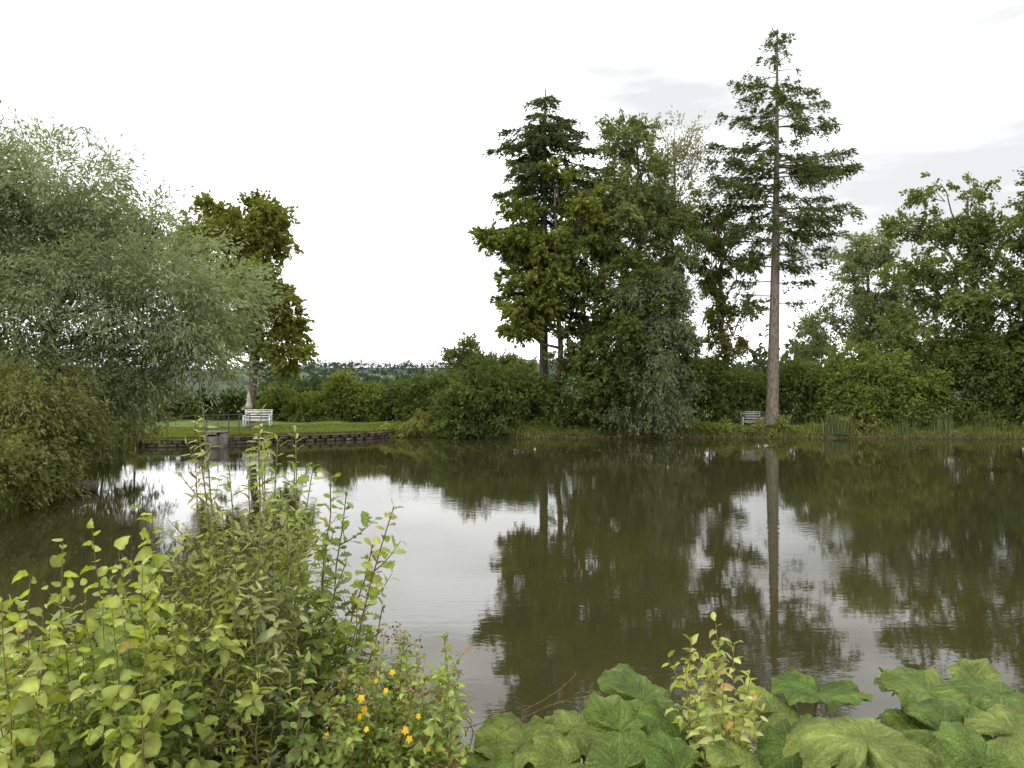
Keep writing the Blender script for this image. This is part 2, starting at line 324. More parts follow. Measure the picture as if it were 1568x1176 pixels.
ex=[(14.6,R+.1,4.6,1.9),(14.9,R-.25,3.9,1.8),(14.3,R+.3,3.4,1.5),(14.7,R-.02,4.4,1.8),(11.6,R-.1,4.4,2),(12.0,R+.35,4.1,1.8),(12.3,R-.4,3.8,1.8),(11.0,R+.1,4.0,1.7),(11.3,R+.5,3.4,1.6),(15.4,Lf+.1,3.7,2),(15.0,Lf-.3,3.6,2),(13.6,Lf+.2,3.7,2.2),(14.0,Lf-.15,3.5,2.2),(13.2,Lf+.5,3.3,2),(13.0,Lf-.1,3.4,2),(14.4,Lf+.45,3.3,2),(10.6,Lf,3.0,1.4),(9.7,Lf-.3,2.5,1.1),(11.4,Lf+.4,3.3,1.8),(12.4,Lf,3.3,1.9),(8.3,R+.2,2.2,.9),(7.6,Lf+.1,2.3,1.1),(7.2,R,1.6,.9),(16.8,R,3.3,1.7),(18.0,R+.1,2.8,1.7),(17.4,Lf,3.0,1.8),(18.9,Lf,2.4,1.6),(13.0,R+.1,2.8,1.1),(6.9,Lf,1.5,.8),(6.1,R+2,1.1,.5),(10.1,R,3.2,1.0),(9.2,Lf+.2,2.7,.8),(9.0,R-.2,2.6,.8),(8.4,Lf-.2,2.3,.8)]
conifer('tall_pine_tree',b+np.array([0,0,-.2]),t,.33,[(7,.8),(10,2.2),(12,2.9),(14,2.9),(16,2.8),(17.7,2.5),(20,1.7),(21.5,.9),(22.2,.3)],9.3,SPR,step=.5,nb=5,dens=.95,droop=.2,upt=.16,extra=ex,bark=M_pinebark,foot=.24,cs=(.2,.075),lmin=.35,lean=(.15,0,0),pw=1.0,skip=.25,tw=1.1,sag=.35)
b=S(832,655,44); t=S(835,138,44)
conifer('spruce_tree',b,t,.27,[(5,1.8),(8,2.8),(12,3.1),(15,3.2),(17,2.9),(18.2,2.1),(19.0,1.1),(19.6,.4)],6.2,[(.038,.052,.023),(.105,.128,.054)],step=.6,nb=8,dens=1.5,droop=.42,upt=.14,foot=.06,cs=(.22,.08),lmin=.5,skip=.14,tw=1.05,zj=.12,flat=.65,sag=.4)
# ---------------------------------------------------------------- trees
ob=S(380,650,43.6)
tree('oak_tree',(ob[0],ob[1],.3),S(395,345,43.6),.28,[Lb(330,340,44,36,32,1.8),Lb(408,325,43.5,26,20,1.4),Lb(365,375,43.5,56,42,2.4),Lb(412,390,43,26,40,1.5),Lb(428,440,43,24,36,1.6),Lb(400,440,43.5,34,40,1.6),Lb(340,460,44,50,50,2.4),Lb(438,495,43,24,32,1.4),Lb(300,400,44,34,40,1.5),Lb(400,490,43,38,34,2),Lb(448,550,42.5,26,16,1.2),Lb(335,530,44,36,34,2),Lb(415,530,43,34,24,1.3),Lb(445,525,43,20,20,1.2)],56000,(.2,.75),(.23,.14),OLIVE,lean=(.5,0,-.6),limbs=90,twig=.6,gap=.48)
tree('willow_tree',(-15.5,24.5,.3),(-14.2,25.2,7.5),.4,[Lb(40,315,25,90,80,3),Lb(125,285,25,50,60,2.4),Lb(30,450,24,110,110,3),Lb(150,400,25,90,80,3),Lb(245,360,26,56,52,2.4),Lb(235,450,25,90,75,2.6),Lb(345,455,26,52,44,2),Lb(305,515,25.5,62,38,2),Lb(200,540,25,90,50,2.4),Lb(90,560,24,110,75,2.6),Lb(-60,500,23,120,200,3),Lb(-80,320,24,110,120,3),Lb(180,605,26,75,32,2),Lb(290,565,26,44,24,1.5),Lb(320,380,26.5,26,18,1.2)],140000,(.25,1.1),(.18,.046),WILL,lean=(-.4,0,0),limbs=150,twig=.95,droop=.35,tpc=22,up=.35,axr=.55,lw=(.14,.03),gap=.5)
bush('willow_undergrowth',[Lb(30,620,21,95,50,1.8),Lb(55,690,20,50,44,1.6),Lb(-20,720,18.5,60,60,1.5),Lb(150,610,27,60,35,1.3),Lb(40,740,19.5,42,26,1.0),Lb(200,640,29,45,20,1),Lb(90,660,22,30,26,1)],56000,(.2,.7),(.14,.05),[(.08,.095,.03),(.18,.195,.07),(.2,.12,.05),.05],twig=.5,droop=.5,gap=.55)
# centre group
tree('oak_tree',S(858,655,42),S(850,290,42),.2,[Lb(785,330,42,30,16,1.5),Lb(850,270,42.5,28,12,1.3),Lb(770,370,42,38,14,1.3),Lb(830,375,41.5,50,24,1.8),Lb(795,425,41.5,34,16,1.4),Lb(850,440,41.5,45,24,1.6),Lb(812,475,41.5,42,16,1.4),Lb(895,335,42,34,42,1.7),Lb(795,505,41.8,20,12,1)],28000,(.2,.6),(.23,.14),[(.08,.105,.024),(.185,.205,.046)],limbs=60,twig=.45,gap=.5)
tree('ash_tree',S(985,655,44),S(975,230,44),.28,[Lb(955,220,44,32,26,1.5),Lb(975,270,44,50,46,2),Lb(925,300,44,38,38,1.8),Lb(1020,320,44,40,36,1.8),Lb(960,350,43.5,66,48,2.2),Lb(1030,375,43.5,40,40,2),Lb(992,205,44.5,20,14,1.2)],50000,(.2,.65),(.2,.09),[(.08,.10,.038),(.19,.21,.085)],limbs=80,twig=.65,droop=.2,gap=.48)
tree('sparse_ash_tree',S(1030,655,45),S(1030,215,45),.14,[Lb(1030,215,45,20,22,1),Lb(1055,250,45,24,26,1.2),Lb(1035,300,45,36,30,1.4),Lb(1065,345,45,24,20,1)],6000,(.3,.7),(.17,.065),[(.12,.13,.065),(.22,.22,.12)],limbs=80,twig=.9,droop=-.3,gap=1.2,bark=noisemat('pale_bark',(.20,.17,.14),(.33,.30,.25),6),lw=(.07,.022))
tree('alder_tree',S(925,655,42),S(925,380,42),.24,[Lb(895,400,42,46,46,2),Lb(950,430,42,50,50,2.2),Lb(885,480,42,42,46,2),Lb(940,520,41.5,66,55,2.3),Lb(880,590,41.5,50,55,1.8),Lb(950,600,41.5,60,46,1.8),Lb(1000,480,42,46,55,2),Lb(1040,560,42,40,55,1.8),Lb(900,635,41.4,50,18,1.0)],74000,(.2,.8),(.2,.12),MID+[(.25,.06,.03),.003],limbs=50,twig=.55,gap=.55)
tree('weeping_pear_tree',S(1005,655,41),S(1005,440,41),.18,[Lb(975,455,41,26,34,1.5),Lb(1012,480,41,36,50,1.8),Lb(1000,560,40.9,46,50,1.8),Lb(1022,615,40.8,40,28,1.5),Lb(965,625,40.8,26,22,1.2)],42000,(.2,.6),(.2,.06),[(.075,.095,.045),(.175,.20,.115)],limbs=40,twig=.8,droop=.6,gap=.5)
tree('ivy_clad_tree',S(1112,655,44),S(1100,330,44),.16,[Lb(1105,350,44,28,20,1),Lb(1085,400,44,22,30,1.1),Lb(1095,450,44,18,35,.9),Lb(1105,500,44,20,42,.8),Lb(1140,475,44.5,22,14,.9),Lb(1075,340,45,24,32,1),Lb(1140,405,45,22,14,1),Lb(1110,560,44,22,40,.8),Lb(1150,520,45,24,10,.8),Lb(1120,360,44,30,12,.8)],22000,(.15,.5),(.18,.09),[(.055,.07,.02),(.15,.165,.045)],limbs=60,twig=.45,gap=.6)
# right side
tree('birch_tree',S(1340,640,52),S(1325,380,52),.2,[Lb(1325,385,52,22,22,1.5),Lb(1305,440,52,34,28,2),Lb(1350,445,52,40,30,2),Lb(1275,500,52,50,18,2),Lb(1350,510,52,55,30,2.3),Lb(1240,530,52,36,12,1.5),Lb(1290,405,52,18,12,1.2),Lb(1260,470,52,24,10,1.2)],28000,(.2,.75),(.22,.11),[(.10,.12,.06),(.21,.23,.11)],limbs=80,twig=.75,droop=.3,gap=.5)
tree('field_maple_tree',S(1500,650,43),S(1480,300,43),.3,[Lb(1438,282,43,30,20,1.4),Lb(1495,300,43,34,26,1.8),Lb(1400,345,43,36,12,1.4),Lb(1460,355,43,44,32,2),Lb(1545,360,42,46,42,2),Lb(1395,420,43,34,16,1.3),Lb(1450,440,43,52,38,2.3),Lb(1540,470,42,66,45,2.4),Lb(1410,500,43,50,30,2),Lb(1490,540,43,80,50,2.3),Lb(1610,290,42,36,40,2),Lb(1620,420,41,60,80,2.5),Lb(1610,570,41,60,80,2.5)],80000,(.2,.8),(.2,.12),[(.065,.086,.028),(.16,.19,.062)],limbs=170,twig=.65,gap=.45)
# shrubs
bush('laurel_hedge',[Lb(p,628+4*math.sin(p),47.5,26,28,1.2) for p in range(200,700,22)],56000,pal=DARK,cr=(.2,.6))
bush('dogwood_shrub',[Lb(425,620,46.3,28,22,.9),Lb(470,625,46,26,20,.9),Lb(530,608,46.3,32,28,1.0),Lb(575,618,46.3,26,24,.9),Lb(500,630,46,24,14,.8)],34000,pal=[(.09,.115,.03),(.20,.225,.06)],twig=.45)
bush('hazel_shrub',[Lb(625,612,45.5,34,26,1.2),Lb(670,605,45,36,32,1.3),Lb(655,635,44.5,40,18,1.1)],32000,pal=MID,twig=.5)
bush('hornbeam_shrub',[Lb(745,600,41.8,60,38,1.8),Lb(735,638,41.2,52,24,1.5),Lb(800,605,41.8,40,38,1.6),Lb(700,625,41.6,30,28,1.2),Lb(840,620,41.6,40,30,1.3)],58000,pal=[(.042,.066,.02),(.115,.15,.042)],cr=(.15,.65),twig=.6,gap=.6)
tree('small_pear_tree',S(714,640,50),S(714,535,50),.1,[Lb(714,532,50,9,12,.7),Lb(703,553,50,18,14,1),Lb(726,558,50,16,14,1),Lb(775,560,50,32,8,1)],11000,(.2,.5),(.2,.1),[(.09,.11,.04),(.19,.21,.08)],limbs=30,twig=.5,droop=-.3)
bush('elder_shrub',[Lb(1085,590,43.5,40,30,1.5),Lb(1140,605,44.5,40,30,1.4),Lb(1090,628,42.8,45,22,1.1),Lb(1220,600,44,40,38,1.5),Lb(1160,600,46,40,30,1.2),Lb(1250,595,46,40,30,1.4)],58000,pal=MID,twig=.5)
bush('hawthorn_shrub',[Lb(1330,575,42.5,50,40,1.6),Lb(1390,600,42.3,48,36,1.4),Lb(1290,605,42.8,36,30,1.4),Lb(1345,625,42,66,22,1.0)],50000,pal=[(.075,.105,.027),(.185,.22,.054)],cr=(.15,.65),twig=.6,gap=.6)
bush('blackthorn_thicket',[Lb(1440,580,42.3,50,44,1.5),Lb(1475,550,42.5,40,40,1.5),Lb(1540,565,41.8,60,50,1.6),Lb(1480,630,41.9,80,22,1.0),Lb(1600,600,41,60,60,2)],58000,pal=[(.06,.084,.024),(.145,.18,.052)],twig=.6,gap=.6)
# ---------------------------------------------------------------- distant country
g=Geo()
lob=[]
for d,h,n,x0,x1 in [(150,7,30,430,860),(210,9.5,56,430,860),(330,11,70,420,860),(520,12,100,400,870),(820,12,140,380,880),(1250,13,200,340,900),(150,6,12,1080,1300),(330,22,26,1060,1300),(820,14,20,1080,1300)]:
    for k in range(n):
        dd=d*rng.uniform(.92,1.08); x=(rng.uniform(x0,x1)-784)/F*dd; z=ground([[x,dd]])[0]; s=h*rng.uniform(.5,1.1)
        lob.append((x,dd,z+s*.45,s*rng.uniform(.6,1.6),s*.6,s*.5))
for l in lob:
    far=min(1,l[1]/1300); a=np.array([.03,.05,.018])*(1-far)+np.array([.05,.07,.07])*far; bb=np.array([.075,.10,.035])*(1-far)+np.array([.08,.105,.105])*far  # aerial haze painted into the leaf colours: paler and bluer with distance
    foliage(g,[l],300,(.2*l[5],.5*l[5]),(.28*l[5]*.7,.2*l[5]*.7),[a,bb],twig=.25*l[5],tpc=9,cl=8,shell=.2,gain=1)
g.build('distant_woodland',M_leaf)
# ---------------------------------------------------------------- bank vegetation
def blades(g,P,h,w,lean,pal):
    n=len(P); d=rdir(n)*np.array([1,1,0]); d=nrm(d); side=np.cross(d,[0,0,1.0]); h=h[:,None]; w=w*np.ones((n,1))
    m=P+np.array([0,0,1])*h*.6+d*h*lean*.3; t=P+np.array([0,0,1])*h+d*h*lean
    V=np.stack([P-side*w,P+side*w,m+side*w*.8,m-side*w*.8,t+side*w*.1,t-side*w*.1],1).reshape(-1,3)
    b=np.arange(n)[:,None]*6; Q=np.concatenate([b+[0,1,2,3],b+[3,2,4,5]]) 
    f=rng.random((n,1)); c=(np.array(pal[0])*(1-f)+np.array(pal[1])*f); g.add(V,Q,np.repeat(c,6,0))
def along(seg,n,s0,s1):
    seg=np.array(seg,float); L=np.linalg.norm(np.diff(seg,axis=0),axis=1); c=np.concatenate([[0],np.cumsum(L)]); u=rng.random(n)*c[-1]
    x=np.interp(u,c,seg[:,0]); y=np.interp(u,c,seg[:,1])+rng.uniform(s0,s1,n); P=np.stack([x,y],1); return np.column_stack([P,ground(P)])
g=Geo()
P=along(POND[13:21],34000,-.05,1.3); k=np.sin(P[:,0]*1.3)+np.sin(P[:,0]*3.1+1)+rng.normal(size=len(P))*.4; blades(g,P,(.08+.12*rng.random(len(P)))*(1.3+.6*k.clip(-1.5,2.2)),.012,.5,[(.13,.155,.035),(.29,.31,.09)])
P=along(POND[6:14],14000,.0,.5); blades(g,P,.05+.14*rng.random(len(P))**2,.01,.7,[(.12,.15,.03),(.22,.23,.07)])
P=along(POND[6:14],34000,.3,5); blades(g,P,.03+.05*rng.random(len(P)),.012,.6,[(.12,.155,.035),(.22,.25,.06)])
P=along(POND[0:6],14000,-.3,1.2); P[:,0]-=.5*rng.random(len(P)); blades(g,P,.3+.5*rng.random(len(P)),.012,.6,[(.07,.09,.025),(.18,.19,.06)])
g.build('bank_grass',M_leaf)
g=Geo(); P=along([(-18.6,31.5),(-16.9,33.2)],1400,-.5,.5); P[:,2]=-.1; blades(g,P,.9+.8*rng.random(len(P)),.016,.22,[(.08,.12,.03),(.19,.23,.08)])
P=along([(-18.8,34.6),(-17,34.9)],500,-.3,.2); P[:,2]=-.1; blades(g,P,.6+.4*rng.random(len(P)),.014,.3,[(.12,.14,.03),(.24,.24,.07)])
g.build('reed_bed',M_leaf)
g=Geo()
for px in (1275,1290,1505,1440,1385): 
    c=S(px,660,41)[:2]; P=np.column_stack([c+rng.normal(size=(170,2))*.25,np.full(170,.2)]); blades(g,P,.5+.7*rng.random(170),.018,.25,[(.10,.13,.05),(.22,.25,.12)])
g.build('iris_clump',M_leaf)
bl=[]
for q in range(80):
    px=rng.uniform(600,1600); bl.append(Lb(px,657+rng.uniform(-8,5),41.1,rng.uniform(6,24),rng.uniform(4,13),.4))
bush('bank_nettles',bl,40000,cr=(.08,.28),LW=(.11,.05),pal=[(.10,.13,.03),(.26,.27,.08),(.42,.3,.16),.05],stems=0+4,twig=.25)
bush('ornamental_grass',[Lb(217,652,36.5,12,9,.3),Lb(198,660,36.2,16,6,.3),Lb(655,645,42.4,18,14,.5)],5000,cr=(.1,.2),LW=(.2,.02),pal=[(.18,.165,.05),(.26,.23,.08)],twig=.2,droop=-.6,stems=3)
g=Geo(); a=S(60,760,21); g.tube([[a[0]-1,21.0,.35],[a[0]+.3,21.4,.22],[a[0]+1.1,21.9,.15]],[.2,.19,.16],12); g.tube([[a[0]+1.08,21.89,.15],[a[0]+1.12,21.92,.15]],[.16,.001],12); g.build('fallen_log',M_bark,True)
# ---------------------------------------------------------------- foreground plants
def leaf_tmpl(wf,n=6,fold=.18,curl=.25):
    t=np.linspace(0,1,n); w=wf(t); V=[]
    for k in range(n):
        for s in(-1,0,1): V.append([t[k],s*w[k],abs(s)*w[k]*fold*2-curl*t[k]**2+ (.04*math.sin(k*2.1) if s else 0)])
    V=np.array(V); Q=[]
    for k in range(n-1):
        for s in(0,1): a=k*3+s; Q.append([a,a+1,a+4,a+3])
    sh=np.tile([.97,1.3,.97],n); return V,np.array(Q),sh
T_ov=leaf_tmpl(lambda t:.42*np.sin(math.pi*t**.75)**.8*(1+.06*np.sin(t*60)),9)
T_lan=leaf_tmpl(lambda t:.15*np.sin(math.pi*t**.8)**.9,6,.2,.2)
T_el=leaf_tmpl(lambda t:.26*np.sin(math.pi*t**.85)**.9,6,.2,.25)
T_oak=leaf_tmpl(lambda t:(.30*np.sin(math.pi*t**1.1)**.7)*(1+.32*np.sin(t*26)),14,.12,.2)
NG=1.36
class Plant:
    def __init__(s,name): s.name=name; s.inst={}; s.st=Geo(); s.ex=[]
    def leaf(s,T,p,a,nn,size,col): s.inst.setdefault(id(T),(T,[]))[1].append((p,a,nn,size,col))
    def finish(s,mat=M_near):
        e=empty(s.name); g=Geo()
        for T,L in s.inst.values():
            V0,Q0,sh=T; P=np.array([l[0] for l in L]);A=nrm(np.array([l[1] for l in L]));N0=np.array([l[2] for l in L]);sz=np.array([l[3] for l in L]);C=np.array([l[4] for l in L])*NG
            Sd=nrm(np.cross(N0,A)); U=np.cross(A,Sd)
            asp=rng.uniform(.75,1.25,len(P)); cu=rng.uniform(.2,2.2,len(P))
            V=P[:,None]+sz[:,None,None]*(V0[None,:,0:1]*A[:,None]+(V0[None,:,1]*asp[:,None])[...,None]*Sd[:,None]+(V0[None,:,2]*cu[:,None])[...,None]*U[:,None])
            n=len(P);k=len(V0); Q=(Q0[None]+(np.arange(n)*k)[:,None,None]).reshape(-1,4)
            g.add(V.reshape(-1,3),Q,(C[:,None]*sh[None,:,None]).reshape(-1,3))
        g.build(s.name+'_leaves',mat,True,e)
        if s.st.n: s.st.build(s.name+'_stems',M_stem,True,e)
        for gg,nm,m in s.ex: gg.build(nm,m,True,e)
        return e
def lcol(pal):
    f=rng.random(); c=np.array(pal[0])*(1-f)+np.array(pal[1])*f
    if len(pal)>2 and rng.random()<pal[3]: c=np.array(pal[2])
    return c*rng.uniform(.7,1.2)
def twigleaves(pl,pts,T,size,sp,pal,t0=.15,r=.003,scol=(.12,.11,.04),flat=.5,tipup=.5):
    L=np.linalg.norm(np.diff(pts,axis=0),axis=1).sum(); pl.st.tube(pts,np.linspace(r,r*.35,len(pts)),5,scol)
    n=max(2,int(L*(1-t0)/sp)); tt=np.linspace(0,1,len(pts)); ph=rng.random()*6.28
    D=nrm(np.gradient(pts,axis=0))
    for k in range(n+1):
        t=t0+(1-t0)*k/n; p=np.array([np.interp(t,tt,pts[:,c]) for c in range(3)]); d=D[min(len(pts)-1,int(t*(len(pts)-1)))]
        az=ph+k*2.4+rng.normal()*.4; o=np.array([math.cos(az),math.sin(az),0]); o=nrm(o-d*(o@d)+1e-6)
        a=o*(1-.55*(t>.97))+d*tipup*rng.uniform(.3,1.5)+rng.normal(size=3)*.25; nn=np.array([0,0,1.0])*flat+d*.5-o*.2+rng.normal(size=3)*.5
        s=size*rng.uniform(.55,1.2)*(1-.35*t**3)
        pl.leaf(T,p+nrm(a)*s*.12,a,nn,s,lcol(pal))
def shoot(pl,top,bx,T,size,sp,pal,nb=4,bl=.25,r=.005,scol=(.12,.11,.04),by=None,bend=.06,leafy=True,t0=.25,**kw):
    top=np.array(top,float); by=top[1] if by is None else by; z=ground([[bx,by]])[0]-.03
    pts=curve((bx,by,z),top,rng.normal(size=3)*np.array([bend,bend,0]),12); pts[1:-1]+=rng.normal(size=(10,3))*.006
    twigleaves(pl,pts,T,size,sp,pal,t0,r,scol,**kw)
    for q in range(nb):
        t=rng.uniform(.3,.88); k=t*11; p=pts[int(k)]*(1-k%1)+pts[min(11,int(k)+1)]*(k%1); az=rng.random()*6.28; l=bl*rng.uniform(.5,1.2)*(1.2-t*.6)
        d=nrm(np.array([math.cos(az),math.sin(az),rng.uniform(.5,1.4)])); twigleaves(pl,curve(p,p+d*l,(0,0,-.02),6),T,size*.9,sp,pal,.1,r*.5,scol,**kw)
YG=[(.145,.182,.036),(.27,.30,.072)]; GG=[(.09,.135,.035),(.195,.245,.07)]; SAL=[(.12,.142,.05),(.24,.26,.105)]
def xx(px,d): return (px-784)/F*d
pl=Plant('sallow_bush')
for (px,py,d,bx) in [(310,620,2.5,345),(304,650,2.5,340),(400,630,2.5,385),(405,665,2.6,390),(452,650,2.8,415),(350,715,2.7,370),(425,675,2.7,400),(480,710,2.9,430),(380,735,2.6,380),(300,730,2.6,330),(340,790,2.5,350),(440,770,2.7,420),(400,800,2.5,390),(270,850,2.7,310),(460,850,2.8,430),(360,870,2.4,370),(420,890,2.5,400),(310,900,2.5,330),(240,900,2.8,290),(500,840,3.1,440),(390,950,2.4,390),(340,980,2.4,350),(290,1010,2.5,310),(320,820,2.6,340),(370,820,2.7,380)]:
    shoot(pl,S(px,py,d),xx(bx,d),T_lan if px<345 or rng.random()<.5 else T_el,.055,.014,SAL if rng.random()<.5 else YG,nb=13,bl=.28,r=.0055,scol=(.19,.17,.08),bend=.03,t0=.2)
pl.finish()
pl=Plant('oak_sapling')
for (px,py,d,bx) in [(603,775,2.8,450),(530,755,2.9,440),(505,725,2.9,435),(570,835,2.8,450),(450,720,3.,420),(585,930,2.8,470),(545,960,2.7,460),(400,690,2.9,400),(500,930,2.7,440),(530,860,2.8,450)]:
    shoot(pl,S(px,py,d),xx(bx,d),T_oak,.07,.018,GG if rng.random()<.5 else YG,nb=7,bl=.22,r=.006,scol=(.15,.12,.06),bend=.05,t0=.5)
pl.finish()
pl=Plant('hazel_bush')
for k in range(64):
    px=rng.uniform(-60,300); d=rng.uniform(2.1,3.0); lim=np.interp(px,[-60,40,140,215,290],[950,880,850,840,940]); py=lim+abs(rng.normal())*120
    shoot(pl,S(px,py,d),xx(px+rng.uniform(-10,60),d),T_ov,.062,.025,YG+[(.34,.27,.05),.02] if rng.random()<.6 else GG,nb=6,bl=.2,r=.0035,scol=(.18,.13,.06),t0=.2)
for (px,py,d) in [(215,780,2.6),(95,830,2.6),(140,810,2.7),(45,880,2.5),(232,790,2.6),(180,845,2.6)]:
    shoot(pl,S(px,py,d),xx(px+40,d),T_ov,.066,.03,YG+[(.36,.3,.05),.06],nb=4,bl=.15,r=.0035,scol=(.18,.13,.06),t0=.3)
pl.finish()
pl=Plant('bramble_patch')
for k in range(60):
    px=rng.uniform(100,520); d=rng.uniform(2.2,3.2); py=rng.uniform(980,1190)
    shoot(pl,S(px,py,d),xx(px+rng.uniform(-30,30),d),T_el if rng.random()<.5 else T_ov,.05,.018,GG if rng.random()<.6 else YG,nb=5,bl=.18,r=.0035,scol=(.18,.12,.06))
pl.finish()
pl=Plant('st_johns_wort'); fl=Geo(); sd=Geo()
def flower(g,p,r,col):
    n=nrm(np.array([rng.normal()*.4,-.8,rng.uniform(.2,1)])); u=nrm(np.cross(n,[0,0,1.0])); v=np.cross(n,u)
    for q in range(5):
        a=q*1.2566+.3; d=u*math.cos(a)+v*math.sin(a); s=u*-math.sin(a)+v*math.cos(a)
        g.add([p,p+d*r*.6-s*r*.32+n*r*.15,p+d*r+n*r*.05,p+d*r*.6+s*r*.32+n*r*.15],[[0,1,2,3]],col)
tops=[]
for k in range(66):
    px=rng.uniform(500,695); d=rng.uniform(2.3,2.9); lim=np.interp(px,[500,560,600,650,680,695],[1040,990,955,1000,970,1020]); py=lim+abs(rng.normal())*75+ (0 if k%3 else 50)
    T=S(px,py,d); tops.append(T)
    shoot(pl,T,xx(600+(px-600)*.75,d),T_el,.04,.010,[(.12,.165,.035),(.24,.28,.07),(.24,.12,.06),.05],nb=9,bl=.16,r=.0028,scol=(.22,.13,.06))
for px,py,r in [(552,1072,.013),(557,1090,.014),(550,1100,.011),(620,1122,.012),(626,1135,.012),(600,1032,.010),(498,1130,.011),(560,1120,.009),(640,1100,.009),(590,1060,.009),(655,1150,.010),(575,1045,.008)]:
    p=S(px,py,2.28); flower(fl,p,r,(.75,.5,.01)); flower(fl,p+np.array([0,.004,.002]),r*.8,(.7,.42,.01))
for T in tops[:34]:
    for q in range(16):
        p=T+rng.normal(size=3)*np.array([.016,.016,.018]); c=[(.16,.07,.05),(.26,.16,.09),(.33,.23,.18)][rng.integers(3)]
        d=rdir(1)[0]; d[2]=abs(d[2]); sd.tube([p,p+d*.006,p+d*.012],[.001,.0036,.0008],5,c)
pl.ex=[(fl,'flowers',M_near),(sd,'seed_heads',M_stem)]; pl.finish()
pl=Plant('yellow_leaved_sapling')
for (px,py,d,bx) in [(1097,955,2.5,1095),(1060,980,2.5,1090),(1125,990,2.5,1095),(1150,1035,2.5,1100),(1085,1015,2.45,1095),(1110,1050,2.4,1100),(1140,1070,2.4,1105),(1070,1060,2.4,1095),(1160,1100,2.4,1110),(1050,1020,2.5,1085),(1100,1000,2.5,1095)]:
    shoot(pl,S(px,py,d),xx(bx,d),T_el,.058,.013,[(.20,.235,.06),(.33,.335,.12),(.33,.2,.10),.03],nb=5,bl=.15,r=.004,scol=(.25,.16,.07),t0=.45)
pl.finish()
g=Geo()
for a,b,c in [((640,1120,2.6),(740,1125,2.8),(760,1090,2.9)),((690,1090,2.6),(735,1110,2.7),(720,1140,2.7)),((800,1090,2.7),(850,1070,2.8),(882,1035,2.8)),((760,1130,2.6),(830,1080,2.7),(870,1075,2.7))]:
    A,B,C=S(*a),S(*b),S(*c); t=np.linspace(0,1,10)[:,None]; pts=(1-t)**2*A+2*t*(1-t)*B+t*t*C; A0=A.copy(); A0[2]=ground([[A[0],A[1]]])[0]
    g.tube(np.concatenate([[A0],pts]),.0014,5,(.16,.10,.06))
    for q in range(10):
        p=pts[q]; d=rdir(1)[0]; g.tube([p,p+d*.012],[.002,.0004],4,(.2,.12,.06))
g.build('bramble_runner',M_stem,True)
